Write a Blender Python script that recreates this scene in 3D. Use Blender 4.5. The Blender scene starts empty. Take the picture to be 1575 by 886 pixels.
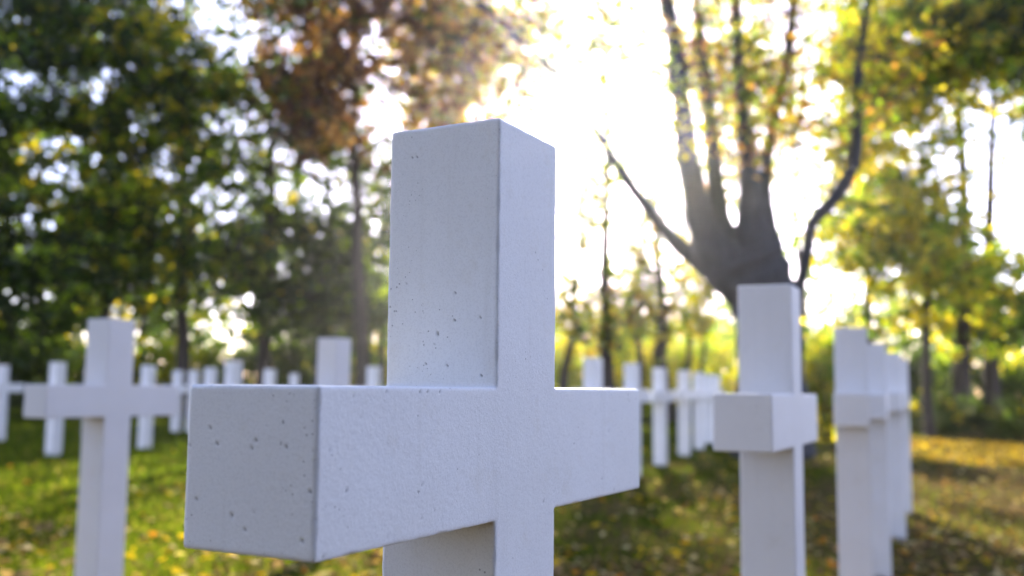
import bpy, bmesh, math, random
import numpy as np
from mathutils import Vector, Matrix, noise as mnoise

random.seed(7)
RNG = np.random.default_rng(11)
SC = bpy.context.scene
COL = SC.collection

# ---------------------------------------------------------------- camera frame
# world: X runs along the cross arms, Z up, ground at z = 0, arm tops at z = 1.0
ARM_Z = 1.0
F = 1531.0
YAW, PITCH, ROLL = 1.07891699, 0.100998871, 0.00990564769
CAM = np.array([-1.11452317, -0.653311516, ARM_Z - 0.0015])
FW = np.array([math.sin(YAW) * math.cos(PITCH), math.cos(YAW) * math.cos(PITCH), math.sin(PITCH)])
R0 = np.array([math.cos(YAW), -math.sin(YAW), 0.0])
U0 = np.cross(R0, FW)
RT = math.cos(ROLL) * R0 + math.sin(ROLL) * U0
UP = -math.sin(ROLL) * R0 + math.cos(ROLL) * U0


def ray(u, v):
    return FW * F + RT * (u - 787.5) + UP * (443.0 - v)


def at(u, v, Z):
    """survey point: direction read off the photograph, distance Z in metres"""
    d = ray(u, v)
    return CAM + d * (Z / F)


def gz(y):
    """the lawn falls gently towards the right-hand row"""
    t = np.clip(np.asarray(y, float) / 6.5, -0.25, 1.0)
    return -0.24 * (1 - t) ** 1.3 + 0.0


def foot(u, Z):
    """ground point in direction u at distance Z"""
    v = 606.0
    for _ in range(20):
        p = at(u, v, Z)
        v += p[2] * F / Z * 0.9
    p = at(u, v, Z)
    p[2] = float(gz(p[1]))
    return p


def proj(P):
    d = P - CAM
    w = d @ FW
    return 787.5 + F * (d @ RT) / w, 443.0 - F * (d @ UP) / w


# ---------------------------------------------------------------- helpers
def link(o, parent=None):
    COL.objects.link(o)
    if parent is not None:
        o.parent = parent
    return o


def tag(o, label=None, cat=None, group=None, kind=None):
    if label:
        o['label'] = label
    if cat:
        o['category'] = cat
    if group:
        o['group'] = group
    if kind:
        o['kind'] = kind
    return o


def np_mesh(name, verts, faces, mat, col=None, smooth=False):
    """verts (N,3); faces (M,k) all the same size"""
    me = bpy.data.meshes.new(name)
    verts = np.asarray(verts, dtype=np.float32)
    faces = np.asarray(faces, dtype=np.int32)
    k = faces.shape[1]
    me.vertices.add(len(verts))
    me.vertices.foreach_set('co', verts.ravel())
    me.loops.add(faces.size)
    me.loops.foreach_set('vertex_index', faces.ravel())
    me.polygons.add(len(faces))
    me.polygons.foreach_set('loop_start', np.arange(0, faces.size, k, dtype=np.int32))
    me.polygons.foreach_set('loop_total', np.full(len(faces), k, dtype=np.int32))
    if smooth:
        me.polygons.foreach_set('use_smooth', np.ones(len(faces), dtype=bool))
    if col is not None:
        a = me.color_attributes.new('tint', 'FLOAT_COLOR', 'POINT')
        c = np.ones((len(verts), 4), dtype=np.float32)
        c[:, :3] = col
        a.data.foreach_set('color', c.ravel())
    me.update()
    me.validate()
    me.materials.append(mat)
    return me


class NT:
    """tiny node-tree helper"""
    def __init__(self, name):
        self.m = bpy.data.materials.new(name)
        self.m.use_nodes = True
        self.t = self.m.node_tree
        self.t.nodes.clear()
        self.out = self.t.nodes.new('ShaderNodeOutputMaterial')

    def n(self, typ, **kw):
        nd = self.t.nodes.new(typ)
        for k, v in kw.items():
            setattr(nd, k, v)
        return nd

    def l(self, a, b):
        self.t.links.new(a, b)

    def coords(self):
        return self.n('ShaderNodeTexCoord').outputs['Object']

    def noise(self, vec, scale, detail=4, rough=0.55):
        nd = self.n('ShaderNodeTexNoise')
        nd.inputs['Scale'].default_value = scale
        nd.inputs['Detail'].default_value = detail
        nd.inputs['Roughness'].default_value = rough
        self.l(vec, nd.inputs['Vector'])
        return nd.outputs['Fac']

    def ramp(self, fac, stops):
        nd = self.n('ShaderNodeValToRGB')
        e = nd.color_ramp.elements
        while len(e) < len(stops):
            e.new(0.5)
        for el, (p, c) in zip(e, stops):
            el.position = p
            el.color = (*c, 1) if len(c) == 3 else c
        self.l(fac, nd.inputs['Fac'])
        return nd.outputs['Color']

    def mix(self, fac, a, b, mode='MIX'):
        nd = self.n('ShaderNodeMix', data_type='RGBA', blend_type=mode)
        if isinstance(fac, (int, float)):
            nd.inputs[0].default_value = fac
        else:
            self.l(fac, nd.inputs[0])
        for s, v in ((6, a), (7, b)):
            if isinstance(v, tuple):
                nd.inputs[s].default_value = (*v, 1)
            else:
                self.l(v, nd.inputs[s])
        return nd.outputs[2]

    def math(self, op, a, b=None):
        nd = self.n('ShaderNodeMath', operation=op)
        for i, v in ((0, a), (1, b)):
            if v is None:
                continue
            if isinstance(v, (int, float)):
                nd.inputs[i].default_value = v
            else:
                self.l(v, nd.inputs[i])
        return nd.outputs[0]


# ---------------------------------------------------------------- materials
def mat_paint(name, base=(0.80, 0.80, 0.79), grime_shade=1.0):
    k = NT(name)
    co = k.coords()
    big = k.ramp(k.noise(co, 4.0, 6, 0.6), [(0.35, (0, 0, 0)), (0.68, (1, 1, 1))])
    grain = k.noise(co, 420.0, 3, 0.7)
    c = k.mix(k.math('MULTIPLY', big, 0.55), base, tuple(x * m for x, m in zip(base, (0.90, 0.885, 0.86))))
    # sandy grain of the concrete showing through the paint
    gr = k.ramp(grain, [(0.30, (1, 1, 1)), (0.52, (0, 0, 0))])
    c = k.mix(k.math('MULTIPLY', gr, 0.30 * grime_shade), c, (0.46, 0.45, 0.44))
    # dirty specks, each with its own shape
    sp = None
    for sc, th, share in ((58.0, 0.62, 0.78), (150.0, 1.0, 0.82)):
        vor = k.n('ShaderNodeTexVoronoi')
        vor.inputs['Scale'].default_value = sc
        k.l(co, vor.inputs['Vector'])
        area = k.noise(co, 6.0 + sc * .03, 3)
        thr = k.math('MULTIPLY', k.math('MAXIMUM', k.math('SUBTRACT', area, 0.46), 0.0), th)
        wob = k.math('ADD', vor.outputs['Distance'], k.math('MULTIPLY', k.math('SUBTRACT', grain, 0.5), 0.16))
        one = k.math('LESS_THAN', wob, thr)
        pick = k.n('ShaderNodeSeparateColor')
        k.l(vor.outputs['Color'], pick.inputs[0])
        one = k.math('MULTIPLY', one, k.math('GREATER_THAN', pick.outputs[0], share))
        sp = one if sp is None else k.math('MAXIMUM', sp, one)
    c = k.mix(k.math('MULTIPLY', sp, 0.62), c, (0.17, 0.16, 0.15))
    # faint yellowish weather marks and thin runs of dirt
    ym = k.ramp(k.noise(co, 13.0, 6, 0.75), [(0.56, (0, 0, 0)), (0.74, (1, 1, 1))])
    c = k.mix(k.math('MULTIPLY', ym, 0.30 * grime_shade), c, (0.58, 0.52, 0.40))
    mp = k.n('ShaderNodeMapping')
    mp.inputs['Scale'].default_value = (26, 26, 1.6)
    k.l(co, mp.inputs['Vector'])
    run = k.ramp(k.noise(mp.outputs[0], 1.0, 5, 0.65), [(0.58, (0, 0, 0)), (0.76, (1, 1, 1))])
    c = k.mix(k.math('MULTIPLY', run, 0.22 * grime_shade), c, (0.50, 0.48, 0.44))
    b = k.n('ShaderNodeBsdfPrincipled')
    k.l(c, b.inputs['Base Color'])
    b.inputs['Roughness'].default_value = 0.62
    b.inputs['Specular IOR Level'].default_value = 0.25
    # brush stipple
    st = k.noise(co, 170.0, 4, 0.65)
    patch = k.ramp(k.noise(co, 3.5, 3), [(0.36, (0.25, 0.25, 0.25)), (0.66, (1, 1, 1))])
    hgt = k.math('ADD', k.math('MULTIPLY', st, patch), k.math('MULTIPLY', grain, 0.45))
    hgt = k.math('SUBTRACT', hgt, k.math('MULTIPLY', sp, 0.8))
    bp = k.n('ShaderNodeBump')
    bp.inputs['Strength'].default_value = 0.6
    bp.inputs['Distance'].default_value = 0.0011
    k.l(hgt, bp.inputs['Height'])
    k.l(bp.outputs[0], b.inputs['Normal'])
    k.l(b.outputs[0], k.out.inputs['Surface'])
    return k.m


def mat_leaf(name, trans=0.6, gloss=0.012, boost=1.9):
    k = NT(name)
    a = k.n('ShaderNodeAttribute', attribute_name='tint')
    c = a.outputs['Color']
    d = k.n('ShaderNodeBsdfDiffuse')
    k.l(c, d.inputs['Color'])
    t = k.n('ShaderNodeBsdfTranslucent')
    k.l(k.mix(1.0, c, (boost, boost * 0.97, boost * 0.55), 'MULTIPLY'), t.inputs['Color'])
    g = k.n('ShaderNodeBsdfGlossy')
    g.inputs['Roughness'].default_value = 0.38
    g.inputs['Color'].default_value = (0.9, 0.9, 0.9, 1)
    m1 = k.n('ShaderNodeMixShader')
    m1.inputs[0].default_value = trans
    k.l(d.outputs[0], m1.inputs[1])
    k.l(t.outputs[0], m1.inputs[2])
    m2 = k.n('ShaderNodeMixShader')
    m2.inputs[0].default_value = gloss
    k.l(m1.outputs[0], m2.inputs[1])
    k.l(g.outputs[0], m2.inputs[2])
    k.l(m2.outputs[0], k.out.inputs['Surface'])
    return k.m


def mat_bark(name, a, b_, scale=6.0):
    k = NT(name)
    co = k.coords()
    mp = k.n('ShaderNodeMapping')
    mp.inputs['Scale'].default_value = (1, 1, 0.25)
    k.l(co, mp.inputs['Vector'])
    f = k.noise(mp.outputs[0], scale, 6, 0.7)
    c = k.mix(f, a, b_)
    b = k.n('ShaderNodeBsdfPrincipled')
    k.l(c, b.inputs['Base Color'])
    b.inputs['Roughness'].default_value = 0.9
    b.inputs['Specular IOR Level'].default_value = 0.15
    bp = k.n('ShaderNodeBump')
    bp.inputs['Strength'].default_value = 1.0
    bp.inputs['Distance'].default_value = 0.07
    k.l(f, bp.inputs['Height'])
    k.l(bp.outputs[0], b.inputs['Normal'])
    k.l(b.outputs[0], k.out.inputs['Surface'])
    return k.m


def mat_ground():
    k = NT('lawn_soil')
    co = k.coords()
    n1 = k.noise(co, 0.55, 5, 0.6)
    n2 = k.noise(co, 6.0, 6, 0.7)
    n3 = k.noise(co, 40.0, 4, 0.7)
    green = k.mix(n2, (0.022, 0.036, 0.004), (0.05, 0.062, 0.008))
    litter = k.mix(n3, (0.03, 0.021, 0.010), (0.15, 0.105, 0.045))
    sx = k.n('ShaderNodeSeparateXYZ')
    k.l(co, sx.inputs[0])
    # more leaf litter on the side of the big tree, more grass towards the other rows
    side = k.math('MULTIPLY', k.math('ADD', sx.outputs[1], -3.2), -0.06)
    f = k.math('ADD', k.math('ADD', n1, side), k.math('MULTIPLY', k.math('SUBTRACT', n2, 0.5), 0.7))
    f = k.ramp(f, [(0.44, (0, 0, 0)), (0.62, (1, 1, 1))])
    c = k.mix(f, green, litter)
    b = k.n('ShaderNodeBsdfPrincipled')
    k.l(c, b.inputs['Base Color'])
    b.inputs['Roughness'].default_value = 1.0
    b.inputs['Specular IOR Level'].default_value = 0.0
    bp = k.n('ShaderNodeBump')
    bp.inputs['Strength'].default_value = 0.9
    bp.inputs['Distance'].default_value = 0.05
    k.l(k.math('ADD', n2, n3), bp.inputs['Height'])
    k.l(bp.outputs[0], b.inputs['Normal'])
    k.l(b.outputs[0], k.out.inputs['Surface'])
    return k.m


M_MAIN = mat_paint('white_cross_paint')
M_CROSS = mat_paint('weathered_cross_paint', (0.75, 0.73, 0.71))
M_CROSS_SHADED = mat_paint('shaded_cross_paint', (0.62, 0.605, 0.60), 1.3)  # same paint darkened: canopy shade on the left crosses put into the colour
M_LEAF = mat_leaf('autumn_leaf')
M_GRASS = mat_leaf('grass_blade', trans=0.5, gloss=0.0, boost=1.7)
M_FALLEN = mat_leaf('fallen_leaf', trans=0.3, gloss=0.0, boost=1.5)
M_BARK = mat_bark('dark_bark', (0.018, 0.014, 0.012), (0.075, 0.06, 0.05))
M_LINDEN = mat_bark('grey_bark', (0.025, 0.025, 0.028), (0.10, 0.10, 0.105), 9.0)

# ---------------------------------------------------------------- the crosses
T = 0.16          # section of the beams
HT = 0.327        # head above the arm
HA = 0.156        # depth of the arm
LA, LB = 0.4076, 0.3911


def cross_bm(bottom, bevel):
    o = T / 2
    pts = [(-o, bottom), (o, bottom), (o, -HA), (LB, -HA), (LB, 0), (o, 0), (o, HT), (-o, HT),
           (-o, 0), (-LA, 0), (-LA, -HA), (-o, -HA)]
    bm = bmesh.new()
    vs = [bm.verts.new((x, -o, z + ARM_Z)) for x, z in pts]
    f = bm.faces.new(vs)
    r = bmesh.ops.extrude_face_region(bm, geom=[f])
    bmesh.ops.translate(bm, verts=[g for g in r['geom'] if isinstance(g, bmesh.types.BMVert)], vec=(0, T, 0))
    bmesh.ops.recalc_face_normals(bm, faces=bm.faces)
    if bevel:
        ed = [e for e in bm.edges if len(e.link_faces) == 2 and e.calc_face_angle(0) > 0.5 and e.is_convex]
        bmesh.ops.bevel(bm, geom=ed, offset=bevel, segments=3, profile=0.6, affect='EDGES')
    return bm


def plain_cross_mesh(mat):
    bm = cross_bm(-ARM_Z - 0.50, 0.006)
    me = bpy.data.meshes.new('grave_cross')
    bm.to_mesh(me)
    bm.free()
    me.materials.append(mat)
    return me


# air holes of the casting: (face, a, b, radius, depth); faces: E = upright/end side (-X), A = arm front (-Y)
def main_cross():
    me = bpy.data.meshes.new('large_cross')
    bm = cross_bm(-ARM_Z - 0.50, 0.0028)
    bm.to_mesh(me)
    bm.free()
    o = bpy.data.objects.new('grave_cross', me)
    link(o)
    md = o.modifiers.new('r', 'REMESH')
    md.mode = 'VOXEL'
    md.voxel_size = 0.0024
    dg = bpy.context.evaluated_depsgraph_get()
    new = bpy.data.meshes.new_from_object(o.evaluated_get(dg))
    o.modifiers.clear()
    o.data = new
    n = len(new.vertices)
    co = np.empty(n * 3, np.float32)
    no = np.empty(n * 3, np.float32)
    new.vertices.foreach_get('co', co)
    new.vertices.foreach_get('normal', no)
    co = co.reshape(-1, 3)
    no = no.reshape(-1, 3)
    vis = co[:, 2] > 0.55
    disp = np.zeros(n, np.float32)
    # edges weigh more: crumbled, hand-painted arrises
    edge = np.clip((1.0 - np.abs(no).max(1)) * 3.5, 0, 1)
    for i in np.nonzero(vis)[0]:
        p = Vector(co[i])
        w = mnoise.noise(p * 9.0) * 0.0004 + mnoise.noise(p * 45.0) * 0.00010
        if edge[i] > 0.15:
            w -= edge[i] * max(0.0, mnoise.noise(p * 38.0) + 0.02) * 0.0022
            w -= edge[i] * max(0.0, mnoise.noise(p * 110.0)) * 0.0010
        disp[i] = w
    co2 = co + no * disp[:, None]

    def hit(u, v, face):
        d = ray(u, v)
        o_ = T / 2
        if face == 'E':
            s = (-o_ - CAM[0]) / d[0]
        elif face == 'L':
            s = (-LA - CAM[0]) / d[0]
        else:
            s = (-o_ - CAM[1]) / d[1]
        return CAM + d * s
    holes = []
    for u, v, r in [(625, 435, 2.4), (700, 493, 3.0), (673, 513, 4.2), (739, 489, 3.2), (655, 560, 2.4), (647, 546, 1.8),
                    (688, 562, 2.0), (740, 577, 3.0), (634, 242, 1.8), (748, 292, 2.0), (700, 450, 1.5), (725, 440, 1.5), (668, 530, 1.8)]:
        holes.append((hit(u, v, 'E'), r))
    for u, v, r in [(357, 792, 4.0), (399, 798, 3.0), (391, 786, 2.6), (402, 755, 2.4), (477, 756, 3.0), (331, 652, 2.8), (323, 659, 2.4),
                    (394, 678, 2.6), (400, 634, 2.2), (440, 687, 2.6), (387, 688, 2.2), (291, 683, 2.6), (290, 695, 2.6), (355, 797, 2.2),
                    (320, 771, 2.2), (425, 794, 2.0), (482, 695, 2.4), (342, 705, 2.2), (332, 668, 1.8), (411, 648, 1.6), (470, 640, 1.8)]:
        holes.append((hit(u, v, 'L'), r))
    for u, v, r in [(797, 704, 2.8), (836, 771, 3.2), (936, 663, 3.0), (855, 689, 1.8), (600, 818, 2.4), (597, 825, 2.4), (498, 855, 3.0),
                    (585, 603, 3.2), (594, 603, 2.8), (646, 602, 2.4), (658, 602, 3.0), (677, 602, 2.6), (490, 622, 3.6), (489, 630, 3.4),
                    (489, 640, 2.6), (610, 652, 2.2), (677, 726, 2.0), (699, 795, 2.2), (944, 753, 1.8), (800, 332, 2.0), (500, 690, 2.2),
                    (508, 692, 2.0), (502, 742, 2.4), (555, 640, 1.8)]:
        holes.append((hit(u, v, 'A'), r))
    hr = random.Random(4)
    for _ in range(40):
        z = ARM_Z - HA * hr.random()
        holes.append((np.array([-LA, -T / 2 + T * hr.random(), z]), hr.uniform(.5, 1.2)))
    for _ in range(24):
        holes.append((np.array([-T / 2, -T / 2 + T * hr.random(), ARM_Z + HT * hr.random() ** 1.6]), hr.uniform(.5, 1.2)))
    for _ in range(90):
        holes.append((np.array([-LA + (LA + LB) * hr.random() ** 1.3, -T / 2, ARM_Z - HA * hr.random()]), hr.uniform(.6, 1.6)))
    # nicks along the arrises
    for _ in range(46):
        e = hr.randrange(4)
        q = hr.random()
        holes.append((np.array([(-LA, -T / 2, ARM_Z - HA * q), (-LA + (LA - T / 2) * q, -T / 2, ARM_Z), (-LA, -T / 2 + T * q, ARM_Z), (-T / 2, -T / 2, ARM_Z + HT * q)][e]), hr.uniform(1.2, 3.6)))
    hole_shade = np.zeros(n, np.float32)
    for c, r in holes:
        R_ = r * 0.00031 * random.uniform(.8, 1.2)
        d = np.linalg.norm(co - c[None, :], axis=1)
        near = d < max(R_ * 2.2, 0.003)
        if not near.any():
            continue
        idx = np.nonzero(near)[0]
        for i in idx:
            q = d[i] / R_ * (1.0 + 0.35 * mnoise.noise(Vector(co[i]) * 330.0))
            s = max(0.0, 1.0 - q * q * 0.45)
            co2[i] -= no[i] * (0.0022 * min(1.0, s * 1.3))
            hole_shade[i] = max(hole_shade[i], 0.75 * min(1.0, max(0.0, (1.5 - q) * 1.4)))
    new.vertices.foreach_set('co', co2.astype(np.float32).ravel())
    a = new.color_attributes.new('grime_shade', 'FLOAT_COLOR', 'POINT')
    c4 = np.ones((n, 4), np.float32)
    c4[:, :3] = hole_shade[:, None]
    a.data.foreach_set('color', c4.ravel())
    new.polygons.foreach_set('use_smooth', np.ones(len(new.polygons), bool))
    new.update()
    new.materials.clear()
    new.materials.append(M_MAIN)
    # grime colour painted into the casting holes to deepen their soft shade
    t = M_MAIN.node_tree
    b = [x for x in t.nodes if x.type == 'BSDF_PRINCIPLED'][0]
    src = b.inputs['Base Color'].links[0].from_socket
    at_ = t.nodes.new('ShaderNodeAttribute')
    at_.attribute_name = 'grime_shade'
    mx = t.nodes.new('ShaderNodeMix')
    mx.data_type = 'RGBA'
    t.links.new(at_.outputs['Fac'], mx.inputs[0])
    t.links.new(src, mx.inputs[6])
    mx.inputs[7].default_value = (0.07, 0.06, 0.055, 1)
    t.links.new(mx.outputs[2], b.inputs['Base Color'])
    return o


GRP = 'white grave crosses set out in rows on the lawn'
o = main_cross()
tag(o, 'large white concrete cross in sharp focus with pitted weathered paint', 'cross', GRP)

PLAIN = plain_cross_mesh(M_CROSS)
SHADED = plain_cross_mesh(M_CROSS_SHADED)
ROT = {0: 3.0, 1: 8.8, 2: 6.6, 3: 6.0, 4: 5.5}
CROSSES = [
    # the row that runs on from the large cross
    (1.95, 0.09, 'white cross directly behind the large sharp cross, in front of the many-stemmed tree trunk'),
    (4.18, 0.22, 'white cross second behind the large sharp cross, its arm overlapping the ones beyond'),
    (5.869, 0.360, 'white cross third behind the large sharp cross, half covered by the second'),
    (7.846, 0.501, 'white cross fourth behind the large sharp cross, a sliver beside the third'),
    (9.807, 0.673, 'white cross fifth behind the large sharp cross, mostly covered by the fourth'),
    # second row
    (2.34, 3.48, 'whole blurred white cross on the left, larger than all others on that side'),
    (4.23, 3.57, 'broad white cross head just left of the large cross, above its arm'),
    (8.72, 3.62, 'white cross head standing right beside the upright of the large cross'),
    (10.75, 3.96, 'white cross head above the right arm tip of the large cross'),
    (12.55, 4.24, 'slender white cross right of the arm tip, its shaft visible down to the grass'),
    (14.75, 4.62, 'thin white cross second from the arm tip of the large cross, shaft down to grass'),
    (16.5, 4.92, 'small white cross overlapping the end of the far row, third from the arm tip'),
    (18.3, 5.28, 'tiny white cross in the far row, fourth from the arm tip of the large cross'),
    (20.2, 5.70, 'tiniest white cross at the end of the far row beside the near right cross'),
    # third row
    (8.65, 8.68, 'white cross head above left arm end of the large cross, below bright sky gap'),
    (11.8, 8.73, 'narrow white cross head beside left edge of large upright'),
    # fourth row
    (8.48, 11.89, 'distant white cross behind the left arm of the big blurred cross'),
    (10.27, 12.06, 'distant white cross behind the right arm of the big blurred cross'),
    (12.01, 12.42, 'small distant white cross left of the cross under the bright sky gap'),
    (13.35, 12.25, 'small distant white cross right of the cross under the bright sky gap'),
    # fifth row
    (10.33, 15.78, 'white cross cut by the left picture edge with only its right arm showing'),
    (12.3, 15.9, 'faint distant white cross left of the one behind the big blurred cross arm'),
    (14.8, 16.17, 'tiny distant white cross, first right of the blurred cross arm tip'),
    (14.8, 15.70, 'tiny distant white cross, second right of the blurred cross arm tip'),
    (17.85, 15.5, 'tiny distant white cross just left of the broad cross head'),
]
for i, (x, y, lab) in enumerate(CROSSES):
    c = bpy.data.objects.new('grave_cross', SHADED if y > 3.0 and (x < 6 or y > 8) else PLAIN)
    c.location = (x, y, random.uniform(-0.012, 0.008))
    c.rotation_euler = (random.uniform(-.006, .006), random.uniform(-.006, .006), math.radians(ROT.get(i, random.uniform(-1.2, 1.2))))
    link(c)
    tag(c, lab, 'cross', GRP)

# ---------------------------------------------------------------- tubes
def tube(path, radii, sides=6, closed_tip=True):
    path = np.asarray(path, float)
    n = len(path)
    tan = np.gradient(path, axis=0)
    tan /= np.linalg.norm(tan, axis=1)[:, None] + 1e-9
    ref = np.array([0.3, 0.9, 0.1]) if abs(tan[0][2]) > 0.6 else np.array([0, 0, 1.0])
    verts, faces = [], []
    for i in range(n):
        a = np.cross(tan[i], ref)
        a /= np.linalg.norm(a) + 1e-9
        b = np.cross(tan[i], a)
        for k in range(sides):
            th = 2 * math.pi * k / sides
            verts.append(path[i] + radii[i] * (a * math.cos(th) + b * math.sin(th)))
    for i in range(n - 1):
        for k in range(sides):
            k2 = (k + 1) % sides
            faces.append((i * sides + k, i * sides + k2, (i + 1) * sides + k2, (i + 1) * sides + k))
    return verts, faces


class Soup:
    def __init__(self):
        self.v, self.f = [], []

    def add(self, vf):
        b = len(self.v)
        self.v.extend(vf[0])
        self.f.extend([tuple(i + b for i in q) for q in vf[1]])


# ---------------------------------------------------------------- foliage
PAL = {
    'deep': [(0.013, 0.026, 0.004), (0.020, 0.034, 0.005), (0.030, 0.043, 0.006)],
    'green': [(0.030, 0.066, 0.009), (0.052, 0.09, 0.011), (0.042, 0.072, 0.012)],
    'lime': [(0.16, 0.24, 0.014), (0.21, 0.28, 0.016), (0.12, 0.19, 0.012)],
    'yellow': [(0.40, 0.34, 0.016), (0.46, 0.37, 0.02), (0.33, 0.31, 0.016)],
    'amber': [(0.30, 0.15, 0.03), (0.36, 0.20, 0.03), (0.22, 0.11, 0.03)],
    'copper': [(0.075, 0.036, 0.022), (0.105, 0.048, 0.025), (0.055, 0.032, 0.02)],
}


def leaf_cloud(centers, per, sigma, size, pal, rng, flat=0.75, droop=0.3, spray=0, gaps=False):
    """leaf-shaped faces scattered round clump centres -> verts, faces, tint.
    spray > 0: the leaves sit in twig-end sprays of that many leaves"""
    centers = np.asarray(centers)
    names = [a for a, _ in pal]
    w = np.array([b for _, b in pal], float)
    w /= w.sum()
    cp = rng.choice(len(names), len(centers), p=w)
    if spray:
        m = max(1, per // spray)
        si = np.repeat(np.arange(len(centers)), m)
        sc = centers[si] + rng.normal(0, 1, (len(si), 3)) * sigma * np.array([1, 1, flat])
        nz = np.array([mnoise.noise(Vector(p) * .8) for p in sc])
        keep = np.clip(1.0 - 0.9 * np.clip(nz - 0.1, 0, 1), 0.2, 1)
        if gaps:
            r = gap_r(sc) + nz * 0.4
            t = np.clip((r - 0.55) / 0.65, 0, 1)
            keep = keep * (GAPK + (1 - GAPK) * t * t * (3 - 2 * t))
        k = rng.random(len(sc)) < keep
        sc = sc[k]
        cp = cp[si[k]]
        redo = rng.random(len(sc)) < 0.3
        cp[redo] = rng.choice(len(names), redo.sum(), p=w)
        centers, per = sc, spray
        sigma = size * 0.62
    n = len(centers) * per
    ci = np.repeat(np.arange(len(centers)), per)
    sg = rng.uniform(0.6, 1.25, len(centers))[ci] * sigma
    off = rng.normal(0, 1, (n, 3)) * sg[:, None]
    off[:, 2] *= flat
    p = centers[ci] + off
    p[:, 2] = np.maximum(p[:, 2], gz(p[:, 1]) + 0.03)
    d = rng.normal(0, 1, (n, 3))
    d[:, 2] -= droop
    d /= np.linalg.norm(d, axis=1)[:, None]
    nn = rng.normal(0, 1, (n, 3))
    nn[:, 2] += 0.8
    s = np.cross(d, nn)
    s /= np.linalg.norm(s, axis=1)[:, None] + 1e-9
    up = np.cross(s, d)
    L = size * rng.uniform(0.6, 1.35, n)[:, None]
    Wd = L * rng.uniform(0.30, 0.42, n)[:, None]
    v = np.empty((n, 4, 3))
    v[:, 0] = p - d * L * 0.5
    v[:, 1] = p + s * Wd + up * Wd * 0.35
    v[:, 2] = p + d * L * 0.5
    v[:, 3] = p - s * Wd + up * Wd * 0.35
    f = np.arange(n * 4).reshape(-1, 4)
    # most of a clump is one colour, some leaves are turned
    cpick = cp[ci]
    own = rng.random(n) < 0.18
    cpick[own] = rng.choice(len(names), own.sum(), p=w)
    cols = np.array([PAL[a] for a in names])
    c = cols[cpick, rng.integers(0, 3, n)] * rng.uniform(0.75, 1.25, n)[:, None]
    return v.reshape(-1, 3), f, np.repeat(c, 4, axis=0)


GAPK = 0.50
LEAFK = 0.45
# larger openings between the crowns (photo direction, size)
GAPS = [(40, 125, 55, 30), (150, 130, 45, 38), (85, 250, 60, 42), (45, 335, 50, 38), (212, 190, 22, 20), (255, 252, 28, 26),
        (345, 30, 60, 60), (385, 90, 50, 45), (345, 190, 36, 40), (430, 70, 45, 45), (360, 280, 50, 38), (425, 210, 26, 55), (435, 290, 26, 50),
        (490, 300, 42, 60), (355, 330, 40, 35), (440, 410, 36, 34), (350, 495, 36, 26), (575, 60, 36, 34), (570, 170, 48, 50), (545, 290, 34, 50),
        (300, 300, 14, 12), (30, 455, 16, 14),
        (1225, 60, 60, 90), (1290, 165, 40, 40), (1300, 450, 55, 55), (1250, 250, 36, 80), (1400, 225, 44, 40), (1540, 300, 62, 120), (1500, 180, 60, 60),
        (1400, 70, 26, 22), (1480, 330, 30, 40), (1345, 300, 20, 20), (1390, 440, 24, 40), (1545, 440, 40, 25)]


GA = np.array(GAPS, float)


def proj_many(P):
    d = P - CAM
    w = d @ FW
    return 787.5 + F * (d @ RT) / w, 443.0 - F * (d @ UP) / w


def gap_r(P):
    u, v = proj_many(P)
    return np.sqrt(((u[:, None] - GA[:, 0]) / GA[:, 2]) ** 2 + ((v[:, None] - GA[:, 1]) / GA[:, 3]) ** 2).min(1)


def in_gap(P, rng, keep=0.05):
    return gap_r(P[None, :])[0] < 0.9 and rng.random() > max(keep, .4)


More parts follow.
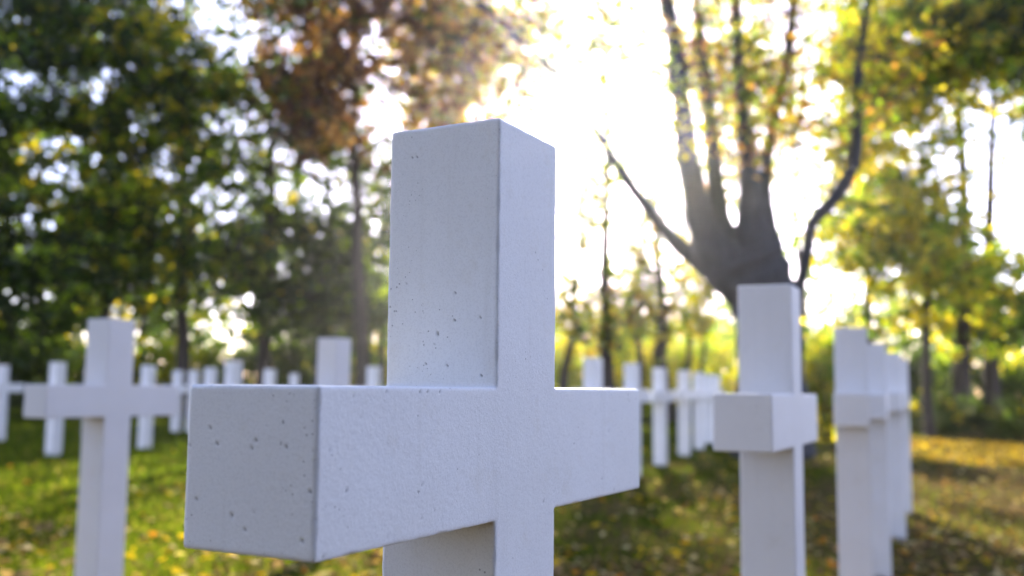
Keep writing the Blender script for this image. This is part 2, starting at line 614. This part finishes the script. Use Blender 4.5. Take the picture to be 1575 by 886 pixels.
def tree(name, label, u, Z, crowns, pal, r0, per=150, size=0.21, sigma=0.62, seed=1, lean=0.0, group='trees round the cemetery',
         cat='tree', bark=M_BARK, gaps=True, nmin=1.8, limb=1.0):
    """crowns: (u, v, ru, rv, clumps) as seen from the camera at distance Z, as deep as they are wide"""
    rng = np.random.default_rng(seed * 101 + 5)
    base = foot(u, Z)
    root = bpy.data.objects.new(name, None)
    root.location = base
    root.empty_display_size = 0.3
    link(root)
    tag(root, label, cat, group)
    fwd = np.array([FW[0], FW[1], 0.0])
    fwd /= np.linalg.norm(fwd)
    cl = []
    top = 0
    for cu, cv, ru, rv, n in crowns:
        c = at(cu, cv, Z)
        a, b = ru * Z / F, rv * Z / F
        got = tries = 0
        while got < n and tries < n * 14:
            tries += 1
            q = rng.normal(0, 1, 3)
            q *= rng.random() ** 0.4 / np.linalg.norm(q)
            P = c + RT * q[0] * a + fwd * q[1] * min(a, 3.2) + np.array([0, 0, 1.0]) * q[2] * b
            if P[2] < nmin:
                continue
            if gaps and in_gap(P, rng):
                continue
            cl.append(P)
            got += 1
        top = max(top, c[2] + b * 0.55)
    cl = np.array(cl)
    cc = cl.mean(0)
    # trunk
    nseg = 12
    tt = np.linspace(0, 1, nseg)
    end = np.array([base[0] * 0.6 + cc[0] * 0.4, base[1] * 0.6 + cc[1] * 0.4, top])
    end[:2] += R0[:2] * lean
    path = base[None, :] * (1 - tt[:, None]) + end[None, :] * tt[:, None]
    path[0, 2] = -0.2
    wob = np.cumsum(rng.normal(0, 0.06, (nseg, 2)), axis=0) * np.minimum(1, tt * 4)[:, None]
    path[:, :2] += wob
    rad = r0 * (1 - 0.82 * tt) * (1 + 0.35 * np.exp(-tt * 14))
    S = Soup()
    S.add(tube(path, rad, 10))
    # limbs: each clump grows from the nearest lower wood
    nodes = [p for p in path[2:]]
    nrad = [r for r in rad[2:]]
    order = np.argsort(np.linalg.norm(cl[:, :2] - cc[None, :2], axis=1) + rng.random(len(cl)))
    for i in order:
        c = cl[i]
        N = np.array(nodes)
        dz = c[2] - N[:, 2]
        dist = np.linalg.norm(N - c, axis=1)
        cost = dist + np.where(dz < dist * 0.25, (dist * 0.25 - dz) * 1.6, 0)
        j = int(np.argmin(cost))
        a = N[j]
        L = np.linalg.norm(c - a)
        if L < 0.15:
            continue
        m = (a + c) / 2 + rng.normal(0, 0.10, 3) * L - np.array([0, 0, 0.10 * L])
        k = 5 if L > 1 else 3
        s = np.linspace(0, 1, k)[:, None]
        pth = (1 - s) ** 2 * a + 2 * s * (1 - s) * m + s ** 2 * c
        ra = min(nrad[j] * 0.62, (0.012 + 0.022 * L) * limb)
        rr = np.linspace(ra, max(0.010, ra * 0.35), k)
        S.add(tube(pth, rr, 5))
        for q in range(1, k):
            nodes.append(pth[q])
            nrad.append(rr[q])
        for _ in range(3):
            e = c + rng.normal(0, sigma * 0.9, 3)
            S.add(tube([c, (c + e) / 2 + rng.normal(0, .05, 3), e], [0.011 * limb, 0.008 * limb, 0.004 * limb], 3))
    tm = np_mesh('trunk', np.array(S.v) - base, [f for f in S.f], bark, smooth=True)
    to = bpy.data.objects.new('trunk', tm)
    link(to, root)
    v, f, c = leaf_cloud(cl, int(per * LEAFK), sigma, size, pal, rng, spray=12, gaps=gaps)
    cm = np_mesh('crown', v - base, f, M_LEAF, c)
    co = bpy.data.objects.new('crown', cm)
    link(co, root)
    return root


DG = [('deep', 5), ('green', 3), ('lime', 0.5)]
G = [('green', 4), ('deep', 2.5), ('lime', 1.3), ('yellow', .4)]
GY = [('green', 4), ('deep', 2.5), ('lime', 2), ('yellow', 1.3)]
Y = [('yellow', 4), ('lime', 4), ('green', 1.5)]
YG = [('lime', 4.5), ('yellow', 5.5), ('green', 1.0)]
CU = [('copper', 5), ('amber', 3), ('green', 1)]
AM = [('amber', 3), ('yellow', 3), ('lime', 1)]

# left wood
tree('deciduous_tree', 'dark green tree at the left picture edge behind the cross cut by that edge', -60, 27, [(-40, 120, 210, 270, 190), (0, 420, 150, 110, 80)], DG, 0.24, seed=1, per=190)
tree('deciduous_tree', 'green and yellow tree rising above the big blurred left cross', 150, 30, [(120, 80, 170, 220, 190), (130, 370, 130, 120, 90)], GY, 0.22, seed=2)
tree('deciduous_tree', 'dark tree with yellow upper leaves, trunk just right of the big blurred cross', 281, 31, [(270, 110, 120, 200, 130), (260, 360, 120, 130, 100)], GY, 0.23, seed=3)
tree('deciduous_tree', 'green tree right of the low bright sky gap, its trunk above the sharp cross arm', 402, 33, [(395, 130, 110, 220, 110), (400, 400, 100, 120, 80)], G, 0.25, seed=4)
tree('deciduous_tree', 'deep green tree behind the broad white cross head', 490, 35, [(480, 330, 110, 190, 110), (500, 470, 100, 70, 60)], DG, 0.22, seed=5, per=190)
tree('copper_beech', 'reddish brown tree towering left of the large cross head', 560, 31, [(540, 20, 150, 160, 190), (500, 170, 90, 110, 80)], CU, 0.26, seed=6)
tree('deciduous_tree', 'green tree close behind the left edge of the large upright', 585, 38, [(580, 330, 75, 170, 90), (600, 480, 80, 70, 50)], G, 0.17, seed=7)
tree('deciduous_tree', 'amber and yellow tree top just above the large cross head', 668, 36, [(665, 80, 85, 130, 120), (690, 190, 60, 60, 40)], AM, 0.18, seed=8)
# a second line behind, so that the wood is deep
tree('deciduous_tree', 'shadowy tree far back between the two leftmost trunks', 60, 42, [(50, 240, 170, 280, 150)], [('deep', 1)], 0.22, seed=9, size=.26, sigma=.8, per=190)
tree('deciduous_tree', 'shadowy tree far back, seen through the gap right of the big blurred cross', 210, 44, [(220, 260, 140, 260, 150)], [('deep', 1)], 0.22, seed=10, size=.26, sigma=.8, per=190)
tree('deciduous_tree', 'shadowy tree far back behind the reddish brown tree', 455, 46, [(440, 220, 150, 280, 150)], [('deep', 1)], 0.22, seed=21, size=.26, sigma=.8, per=190)
# thin growth round the sun
SP = [('lime', 3), ('yellow', 2), ('amber', 1), ('green', 2)]
tree('young_tree', 'thin bare young tree upright below the sun, right of the large cross', 934, 30, [(932, 310, 45, 160, 28), (930, 480, 70, 60, 60), (905, 40, 100, 70, 60)], SP, 0.22, limb=2.2, per=90, seed=11, size=.16, sigma=.35)
tree('young_tree', 'leaning thin young tree beside the right edge of the large upright', 862, 31, [(905, 300, 40, 130, 24), (870, 470, 40, 60, 24)], SP, 0.15, limb=2.0, per=90, seed=12, size=.16, lean=1.0, sigma=.35)
tree('young_tree', 'young tree with brown lower trunk between the two thin cross shafts', 1021, 33, [(1010, 460, 60, 80, 60), (1000, 330, 36, 80, 20)], SP, 0.30, limb=2.0, per=90, seed=13, size=.16, sigma=.4)
tree('young_tree', 'slim young tree dressed in bright yellow leaves left of the many-stemmed tree', 1080, 29, [(1080, 480, 12, 50, 24), (1085, 420, 10, 40, 10)], [('yellow', 5), ('lime', 1)], 0.10, per=90, seed=14, size=.13, sigma=.2)
tree('deciduous_tree', 'sparse twiggy tree reaching into the glare left of the sun', 745, 34, [(740, 50, 110, 120, 120), (810, 120, 90, 90, 60), (735, 330, 60, 130, 16)], [('amber', 3), ('copper', 2), ('yellow', 2), ('lime', 1)], 0.15, per=95, seed=15, sigma=.75, limb=2.2)  # lowest crown is out of sight, added to shade the left lawn
tree('deciduous_tree', 'loose yellowing tree standing behind the many-stemmed tree', 1245, 36, [(1190, 110, 150, 190, 150), (1120, 260, 60, 60, 20)], [('yellow', 3), ('amber', .8), ('lime', 3), ('green', 2)], 0.15, per=130, seed=22)
tree('young_tree', 'slender young tree between the thin bare tree and the brown trunk', 982, 35, [(980, 420, 40, 110, 40), (985, 280, 30, 80, 8)], SP, 0.16, limb=2.2, per=80, seed=31, size=.16, sigma=.4)
tree('young_tree', 'slender young tree between the brown trunk and the bright yellow one', 1050, 37, [(1050, 440, 36, 90, 40), (1045, 320, 30, 80, 8)], SP, 0.16, limb=2.2, per=80, seed=32, size=.16, sigma=.4)
# right wood
tree('deciduous_tree', 'yellow green tree with thin dark trunk rising from the right hedge', 1430, 26, [(1400, 130, 120, 210, 150), (1390, 380, 110, 110, 90)], YG, 0.12, seed=16)
tree('deciduous_tree', 'green and yellow tree with stout dark trunk behind the right hedge', 1478, 31, [(1500, 50, 130, 120, 130), (1470, 430, 90, 100, 80)], YG, 0.27, seed=17)
tree('deciduous_tree', 'dark green tree with short thick trunk nearest the right picture edge', 1525, 33, [(1560, 450, 90, 80, 80), (1620, 120, 90, 240, 110)], DG, 0.27, seed=18)
tree('deciduous_tree', 'golden yellow tree behind the row of overlapping right crosses', 1335, 34, [(1330, 330, 90, 140, 110), (1320, 120, 80, 140, 70)], Y, 0.16, seed=19)
tree('deciduous_tree', 'dark tree overhanging the upper right corner of the picture', 1640, 24, [(1590, 10, 120, 110, 130)], GY, 0.25, seed=20)


# ---------------------------------------------------------------- the many-stemmed tree
def pollard():
    Z = 14.0
    rng = np.random.default_rng(77)
    base = foot(1185, Z)
    root = bpy.data.objects.new('linden_tree', None)
    root.location = base
    link(root)
    tag(root, 'dark many-stemmed tree forking low behind the near right cross', 'tree', 'trees round the cemetery')
    fwd = np.array([FW[0], FW[1], 0.0])
    stems = [
        ([(1188, 700, 130), (1187, 640, 112), (1185, 540, 100), (1180, 475, 104), (1163, 432, 112), (1148, 400, 120), (1142, 385, 100)], 0),
        ([(1140, 430, 90), (1100, 392, 70), (1080, 355, 48), (1064, 300, 38), (1052, 230, 33), (1044, 160, 29), (1035, 87, 25), (1027, 30, 22), (1016, -40, 20), (1000, -150, 15)], -0.2),
        ([(1145, 430, 90), (1122, 385, 56), (1112, 345, 38), (1107, 300, 31), (1101, 230, 23), (1094, 160, 23), (1085, 90, 19), (1078, 20, 16), (1072, -60, 14), (1080, -160, 10)], 0.2),
        ([(1165, 430, 90), (1158, 380, 60), (1154, 330, 46), (1152, 290, 36), (1147, 240, 28), (1137, 162, 22), (1132, 90, 19), (1130, 30, 17), (1122, -80, 13)], -0.1),
        ([(1178, 430, 80), (1180, 370, 48), (1180, 310, 24), (1184, 260, 18), (1190, 217, 16), (1199, 162, 16), (1214, 97, 15), (1222, 40, 14), (1234, -80, 11)], 0.2),
        ([(1195, 540, 50), (1214, 480, 24), (1228, 430, 18), (1236, 375, 18), (1243, 345, 19), (1275, 310, 21), (1303, 260, 19), (1310, 190, 16), (1312, 100, 14), (1325, 20, 12), (1340, -80, 7)], -0.25),
        ([(1160, 480, 60), (1128, 440, 46), (1085, 408, 31), (1045, 375, 24), (1000, 320, 19), (960, 265, 16), (925, 205, 13), (880, 140, 9.5), (840, 95, 8), (780, 40, 7), (735, 0, 6)], 0.1),
    ]
    bm_s = Soup()
    nodes = []
    for pts, dep in stems:
        P = np.array([at(u, v, Z) + fwd * dep * min(1, i / 3) for i, (u, v, w) in enumerate(pts)])
        R = np.array([w / 2 * Z / F for _, _, w in pts])
        t = np.linspace(0, len(pts) - 1, (len(pts) - 1) * 5 + 1)
        # catmull-rom through the surveyed points
        Q = []
        for x in t:
            i = min(int(x), len(pts) - 2)
            s = x - i
            p0, p1, p2, p3 = P[max(i - 1, 0)], P[i], P[i + 1], P[min(i + 2, len(pts) - 1)]
            Q.append(0.5 * (2 * p1 + (p2 - p0) * s + (2 * p0 - 5 * p1 + 4 * p2 - p3) * s * s + (3 * p1 - p0 - 3 * p2 + p3) * s ** 3))
        Q = np.array(Q)
        Rr = np.interp(t, np.arange(len(pts)), R)
        nz = 1 + 0.06 * np.sin(np.arange(len(t)) * 1.3 + dep * 9)
        vf = tube(Q, Rr * nz, 14)
        n = len(vf[0])
        bm_s.add(vf)
        for q in Q[::2]:
            nodes.append(q)
    me = bpy.data.meshes.new('t')
    bm = bmesh.new()
    vs = [bm.verts.new(v - base) for v in bm_s.v]
    for f in bm_s.f:
        bm.faces.new([vs[i] for i in f])
    bmesh.ops.holes_fill(bm, edges=[e for e in bm.edges if e.is_boundary], sides=0)
    bmesh.ops.recalc_face_normals(bm, faces=bm.faces)
    bm.to_mesh(me)
    bm.free()
    tmp = bpy.data.objects.new('trunk', me)
    link(tmp, root)
    md = tmp.modifiers.new('r', 'REMESH')
    md.mode = 'VOXEL'
    md.voxel_size = 0.014
    sm = tmp.modifiers.new('s', 'SMOOTH')
    sm.iterations = 3
    sm.factor = 0.5
    dg = bpy.context.evaluated_depsgraph_get()
    new = bpy.data.meshes.new_from_object(tmp.evaluated_get(dg))
    tmp.modifiers.clear()
    tmp.data = new
    new.polygons.foreach_set('use_smooth', np.ones(len(new.polygons), bool))
    new.materials.clear()
    new.materials.append(M_LINDEN)
    # thin shoots and the few leaves left on them
    S = Soup()
    cl = []
    N = np.array(nodes)
    high = N[N[:, 2] > 3.6]
    for i in range(240):
        a = high[rng.integers(len(high))]
        d = rng.normal(0, 1, 3)
        d[2] = abs(d[2]) * 0.7 + 0.1
        d /= np.linalg.norm(d)
        L = rng.uniform(0.5, 1.7)
        e = a + d * L
        m = (a + e) / 2 + rng.normal(0, .1, 3)
        s = np.linspace(0, 1, 5)[:, None]
        pth = (1 - s) ** 2 * a + 2 * s * (1 - s) * m + s ** 2 * e
        S.add(tube(pth, np.linspace(0.013, 0.005, 5), 4))
        for _ in range(2):
            e2 = pth[3] + rng.normal(0, .3, 3)
            S.add(tube([pth[2], (pth[2] + e2) / 2 + rng.normal(0, .04, 3), e2], [0.007, 0.006, 0.003], 3))
        if rng.random() < 0.8:
            cl.append(e)
    to = bpy.data.objects.new('shoots', np_mesh('shoots', np.array(S.v) - base, S.f, M_LINDEN, smooth=True))
    link(to, root)
    for _ in range(34):
        cl.append(at(1150 + rng.normal(0, 40), 95 + rng.normal(0, 32), Z + rng.normal(0, .6)))
    v, f, c = leaf_cloud(cl, 26, 0.28, 0.11, [('copper', 1.5), ('amber', 1), ('yellow', 2), ('lime', 2)], rng)
    link(bpy.data.objects.new('crown', np_mesh('crown', v - base, f, M_LEAF, c)), root)


pollard()


# ---------------------------------------------------------------- shrubs and hedge
def shrub(label, u, Z, w, h, pal, seed, per=190, size=.14, n=24, name='shrub'):
    rng = np.random.default_rng(seed * 31 + 9)
    base = foot(u, Z)
    root = bpy.data.objects.new(name, None)
    root.location = base
    link(root)
    tag(root, label, 'shrub', 'shrubs along the wood edge')
    cl = []
    S = Soup()
    for i in range(n):
        q = rng.normal(0, 1, 3)
        q *= rng.random() ** 0.4 / np.linalg.norm(q)
        P = base + np.array([q[0] * w / 2, q[1] * w / 2, h * 0.52 + q[2] * h * 0.45])
        cl.append(P)
        a = base + np.array([rng.normal(0, .12), rng.normal(0, .12), -0.05])
        m = (a + P) / 2 + np.array([0, 0, .15]) + rng.normal(0, .1, 3)
        S.add(tube([a, m, P], [0.02, 0.014, 0.006], 4))
    link(bpy.data.objects.new('stems', np_mesh('stems', np.array(S.v) - base, S.f, M_BARK, smooth=True)), root)
    v, f, c = leaf_cloud(cl, per, 0.30 * max(w, h) / 2.2, size, pal, rng)
    link(bpy.data.objects.new('foliage', np_mesh('foliage', v - base, f, M_LEAF, c)), root)


SH = [
    (-20, 35, 3.6, 3.0, DG, 'dark shrub at the left picture edge behind the cut-off cross'),
    (85, 36, 3.6, 3.2, DG, 'dark shrub behind the left arm of the big blurred cross'),
    (185, 37, 3.0, 3.0, GY, 'dark shrub with yellow leaves behind the upright of the big blurred cross'),
    (255, 38, 2.4, 2.9, YG, 'bright lime shrub glowing right of the big blurred cross head'),
    (330, 39, 2.4, 2.4, GY, 'low shrub with yellow leaves under the bright sky gap'),
    (430, 38, 3.2, 3.0, DG, 'dark shrub left of the broad white cross head'),
    (520, 40, 2.8, 3.1, G, 'green shrub behind the broad white cross head'),
    (590, 42, 2.0, 3.4, YG, 'lime shrub touching the left edge of the large upright'),
    (885, 37, 2.6, 3.3, YG, 'lime shrub right beside the large upright, above its right arm'),
    (950, 38, 2.8, 3.2, YG, 'green shrub at the foot of the thin bare young tree'),
    (1030, 38, 3.0, 3.5, YG, 'lime shrub around the young tree with the brown lower trunk'),
    (1110, 40, 3.0, 3.7, YG, 'lime shrub left of the near right cross'),
    (1268, 22, 1.5, 2.7, YG, 'tall lime shrub between the near right cross and the next one'),
    (1400, 34, 2.4, 2.6, DG, 'dark shrub behind the end of the right row of crosses'),
    (1470, 37, 2.8, 3.0, DG, 'dark shrub round the stout trunk behind the right hedge'),
    (1570, 36, 2.8, 3.0, G, 'green shrub behind the hedge at the right picture edge'),
]
for i, (u, Z, w, h, pal, lab) in enumerate(SH):
    shrub(lab, u, Z, w, h, pal, i + 1)


def hedge(name, label, p0, p1, h, w, pal, seed):
    rng = np.random.default_rng(seed)
    mid = (p0 + p1) / 2
    d = p1 - p0
    L = np.linalg.norm(d)
    d /= L
    s = np.array([-d[1], d[0], 0])
    n = int(L * 40)
    c = p0 + d * (rng.random(n) * L)[:, None] + s * (rng.uniform(-.5, .5, n) * w)[:, None]
    c[:, 2] = gz(c[:, 1]) + rng.uniform(0.05, h, n)
    v, f, col = leaf_cloud(c, 34, 0.11, 0.085, pal, rng, flat=.8)
    o = bpy.data.objects.new(name, np_mesh(name, v - mid, f, M_LEAF, col))
    o.location = mid
    link(o)
    tag(o, label, 'hedge')


hedge('clipped_hedge', 'low clipped dark hedge beyond the right row, under the trees', foot(1395, 29), foot(1720, 24), 1.0, .9, [('deep', 5), ('green', .6), ('yellow', .25)], 5)
hedge('clipped_hedge', 'low dark hedge behind the thin cross shafts in the middle distance', foot(860, 36), foot(1385, 32), .85, .8, [('deep', 1)], 6)
hedge('clipped_hedge', 'low dark hedge closing the lawn behind the distant left crosses', foot(-150, 31), foot(845, 36), 1.05, .9, [('deep', 1)], 7)

# far wood: one mass beyond everything that can be told apart
rng = np.random.default_rng(321)
cl = []
while len(cl) < 1000:
    u = rng.uniform(-600, 2200)
    Z = rng.uniform(55, 80)
    topv = 500 if 640 < u < 1200 else (330 if u <= 640 else 430)
    P = at(u, rng.uniform(topv if len(cl) < 700 else 490, 620), Z)
    P[2] = max(P[2], 0.3)
    if in_gap(P, rng, 0.1):
        continue
    cl.append(P)
v, f, c = leaf_cloud(cl, 190, 1.15, 0.36, [('green', 3), ('deep', 2), ('lime', 1.2), ('yellow', .6)], rng, spray=14, gaps=True)
o = bpy.data.objects.new('far_wood', np_mesh('far_wood', v, f, M_LEAF, c))
link(o)
tag(o, 'hazy far wood closing the view low behind the trees', 'wood', kind='stuff')

# unseen wood added behind the camera to keep sky light off the crosses
cl = []
for i in range(800):
    az = math.radians(rng.uniform(150, 300))
    P = np.array([math.cos(az), math.sin(az), 0]) * (rng.uniform(9, 14) if az < math.radians(225) else rng.uniform(15, 22)) + CAM
    P[2] = rng.uniform(-0.2, 14.0) if az < math.radians(240) else rng.uniform(0.2, 5.0)
    cl.append(P)
v, f, c = leaf_cloud(cl, 120, 0.95, 0.34, [('green', 1), ('deep', 4), ('copper', 2)], rng)
o = bpy.data.objects.new('surrounding_wood', np_mesh('surrounding_wood', v, f, M_LEAF, c))
link(o)
tag(o, 'unseen wood added behind the camera to block low sky light', 'wood', kind='stuff')

# ---------------------------------------------------------------- ground
def ground():
    bm = bmesh.new()
    n = 130
    S = 600.0
    ts = np.linspace(-1, 1, n + 1)
    xs = np.sign(ts) * np.abs(ts) ** 2.3 * S
    g = {}
    for i, x in enumerate(xs):
        for j, y in enumerate(xs):
            X, Y_ = x + 8, y + 4
            z = float(gz(Y_)) + 0.025 * mnoise.noise(Vector((X * .35, Y_ * .35, 0))) * min(1.0, 30 / (1 + math.hypot(x, y)))
            g[i, j] = bm.verts.new((X, Y_, z))
    for i in range(n):
        for j in range(n):
            bm.faces.new((g[i, j], g[i + 1, j], g[i + 1, j + 1], g[i, j + 1]))
    me = bpy.data.meshes.new('ground')
    bm.to_mesh(me)
    bm.free()
    me.materials.append(mat_ground())
    for p in me.polygons:
        p.use_smooth = True
    o = bpy.data.objects.new('ground', me)
    link(o)
    o['kind'] = 'structure'
    o['label'] = 'lawn of short grass and leaf litter under the crosses'


ground()


def litterness(x, y):
    """patchy: 0 = lawn, 1 = leaf litter"""
    v = np.array([mnoise.noise(Vector((a * .5, b * .5, 3.3))) + 0.6 * mnoise.noise(Vector((a * 1.7, b * 1.7, 9.1))) for a, b in zip(x, y)])
    return np.clip(0.60 + 0.6 * v - (y - 2.0) * 0.10, 0, 1)


def ground_spots(n, rng, zmin=3.6, zmax=30.0, umin=-250, umax=1850):
    # even spread over the picture: density falls with distance
    t = rng.random(n)
    Z = 1 / (1 / zmin * (1 - t) + 1 / zmax * t)
    u = rng.uniform(umin, umax, n)
    fx = np.array([FW[0], FW[1]]) / math.cos(PITCH)
    rx = np.array([R0[0], R0[1]])
    P = CAM[None, :2] + fx[None, :] * Z[:, None] + rx[None, :] * ((u - 787.5) / F * Z)[:, None]
    return P, Z


def grass():
    rng = np.random.default_rng(99)
    n = 150000
    P, Z = ground_spots(n, rng)
    lit = litterness(P[:, 0], P[:, 1])
    keep = rng.random(n) > lit * 0.85
    P, Z, lit = P[keep], Z[keep], lit[keep]
    n = len(P)
    sc = np.clip(Z / 7.0, 0.8, 2.6)
    h = rng.uniform(0.025, 0.065, n) * (1 + 0.15 * sc)
    w = 0.0035 * sc * rng.uniform(0.7, 1.5, n)
    th = rng.uniform(0, 2 * math.pi, n)
    le = rng.normal(0, 0.55, (n, 2)) * h[:, None]
    v = np.empty((n, 3, 3))
    v[:, 0, 0] = P[:, 0] - np.cos(th) * w
    v[:, 0, 1] = P[:, 1] - np.sin(th) * w
    v[:, 1, 0] = P[:, 0] + np.cos(th) * w
    v[:, 1, 1] = P[:, 1] + np.sin(th) * w
    g0 = gz(P[:, 1])
    v[:, :2, 2] = (g0 - 0.02)[:, None]
    v[:, 2, :2] = P + le
    v[:, 2, 2] = g0 + h
    cols = np.array([(0.045, 0.075, 0.004), (0.075, 0.11, 0.006), (0.12, 0.14, 0.010), (0.19, 0.165, 0.04)])
    c = cols[rng.choice(4, n, p=[.35, .35, .2, .1])] * rng.uniform(.75, 1.25, n)[:, None]
    o = bpy.data.objects.new('grass', np_mesh('grass', v.reshape(-1, 3), np.arange(n * 3).reshape(-1, 3), M_GRASS, np.repeat(c, 3, axis=0)))
    link(o)
    tag(o, 'short green lawn grass between the crosses', 'grass', kind='stuff')


grass()


def fallen():
    rng = np.random.default_rng(5)
    n = 34000
    P, Z = ground_spots(n, rng, 3.6, 32)
    lit = litterness(P[:, 0], P[:, 1])
    keep = rng.random(n) < 0.06 + lit * 0.9
    P, Z = P[keep], Z[keep]
    # a bright drift under the trees at the far right
    m = 3800
    u = rng.uniform(1395, 1800, m)
    zz = rng.uniform(17, 25, m)
    fx = np.array([FW[0], FW[1]]) / math.cos(PITCH)
    rx = np.array([R0[0], R0[1]])
    Q = CAM[None, :2] + fx[None, :] * zz[:, None] + rx[None, :] * ((u - 787.5) / F * zz)[:, None]
    P = np.vstack([P, Q])
    n = len(P)
    drift = np.arange(n) >= n - m
    L = rng.uniform(0.03, 0.085, n)
    d = np.zeros((n, 3))
    th = rng.uniform(0, 2 * math.pi, n)
    d[:, 0], d[:, 1], d[:, 2] = np.cos(th), np.sin(th), rng.normal(0, .3, n)
    nn = np.zeros((n, 3))
    nn[:, :2] = rng.normal(0, .35, (n, 2))
    nn[:, 2] = 1
    s = np.cross(d, nn)
    s /= np.linalg.norm(s, axis=1)[:, None]
    p = np.zeros((n, 3))
    p[:, :2] = P
    p[:, 2] = rng.uniform(0.012, 0.05, n)
    W = L * rng.uniform(.3, .45, n)
    cu = rng.uniform(-.1, .5, n) * W
    v = np.empty((n, 4, 3))
    v[:, 0] = p - d * (L * .55)[:, None]
    v[:, 1] = p + s * W[:, None] + np.array([0, 0, 1.0]) * cu[:, None]
    v[:, 2] = p + d * (L * .55)[:, None]
    v[:, 3] = p - s * W[:, None] + np.array([0, 0, 1.0]) * cu[:, None]
    v[:, :, 2] = np.maximum(v[:, :, 2], 0.004) + gz(v[:, :, 1])
    cols = np.array([(0.60, 0.40, 0.02), (0.45, 0.18, 0.018), (0.30, 0.20, 0.09), (0.12, 0.075, 0.035), (0.52, 0.41, 0.20)])
    pick = rng.choice(5, n, p=[.09, .07, .28, .42, .14])
    pick[drift] = rng.choice(5, m, p=[.76, .10, .04, .02, .08])
    c = cols[pick] * rng.uniform(.75, 1.2, n)[:, None]
    o = bpy.data.objects.new('fallen_leaves', np_mesh('fallen_leaves', v.reshape(-1, 3), np.arange(n * 4).reshape(-1, 4), M_FALLEN, np.repeat(c, 4, axis=0)))
    link(o)
    tag(o, 'yellow and brown fallen leaves scattered over the lawn', 'leaves', kind='stuff')


fallen()

# ---------------------------------------------------------------- air
def haze():
    bm = bmesh.new()
    bmesh.ops.create_cube(bm, size=1.0)
    bmesh.ops.scale(bm, vec=(220, 220, 40), verts=bm.verts)
    bmesh.ops.translate(bm, vec=(30, 10, 18.5), verts=bm.verts)
    me = bpy.data.meshes.new('haze')
    bm.to_mesh(me)
    bm.free()
    k = NT('morning_air')
    pv = k.n('ShaderNodeVolumePrincipled')
    pv.inputs['Color'].default_value = (0.95, 0.96, 1.0, 1)
    pv.inputs['Density'].default_value = HAZE
    pv.inputs['Anisotropy'].default_value = 0.92
    k.l(pv.outputs[0], k.out.inputs['Volume'])
    me.materials.append(k.m)
    o = bpy.data.objects.new('haze', me)
    link(o)
    o['kind'] = 'stuff'
    o['label'] = 'thin bright autumn haze'


HAZE = 0.0004
if HAZE > 0:
    haze()

# ---------------------------------------------------------------- light
SUN = ray(925, 135)
SUN = SUN / np.linalg.norm(SUN)
EL = math.asin(SUN[2])
AZ = math.atan2(SUN[0], SUN[1])      # from +Y towards +X
ld = bpy.data.lights.new('sun', 'SUN')
ld.energy = 5.0
ld.angle = math.radians(0.53)
ld.color = (1.0, 0.90, 0.74)
lo = bpy.data.objects.new('sun', ld)
lo.rotation_euler = Vector(SUN).to_track_quat('Z', 'Y').to_euler()
lo.location = (0, 0, 40)
link(lo)

w = bpy.data.worlds.new('World')
SC.world = w
w.use_nodes = True
nt = w.node_tree
bg = nt.nodes['Background']
sky = nt.nodes.new('ShaderNodeTexSky')
sky.sky_type = 'NISHITA'
sky.sun_disc = False
sky.sun_elevation = EL
sky.sun_rotation = AZ
sky.air_density = 0.65
sky.dust_density = 0.15
sky.ozone_density = 2.5
wb = nt.nodes.new('ShaderNodeMix')
wb.data_type = 'RGBA'
wb.blend_type = 'MULTIPLY'
wb.inputs[0].default_value = 1.0
wb.inputs[7].default_value = (1.45, 1.0, 0.885, 1)      # colour balance of the daylight
nt.links.new(sky.outputs[0], wb.inputs[6])
nt.links.new(wb.outputs[2], bg.inputs[0])
bg.inputs[1].default_value = 0.15

# ---------------------------------------------------------------- camera
cd = bpy.data.cameras.new('camera')
cd.sensor_width = 36.0
cd.lens = F / 1575.0 * 36.0
cd.clip_start = 0.05
cd.clip_end = 3000
cd.dof.use_dof = True
cd.dof.focus_distance = 1.16
cd.dof.aperture_fstop = 3.0
cd.dof.aperture_blades = 9
co = bpy.data.objects.new('camera', cd)
m = Matrix(((RT[0], UP[0], -FW[0], CAM[0]), (RT[1], UP[1], -FW[1], CAM[1]), (RT[2], UP[2], -FW[2], CAM[2]), (0, 0, 0, 1)))
co.matrix_world = m
link(co)
SC.camera = co

SC.view_settings.view_transform = 'Standard'
SC.view_settings.look = 'None'
SC.view_settings.exposure = 2.72
SC.view_settings.gamma = 1.0
SC.cycles.use_denoising = True
SC.cycles.max_bounces = 8
SC.cycles.transparent_max_bounces = 4
SC.cycles.sample_clamp_indirect = 8.0
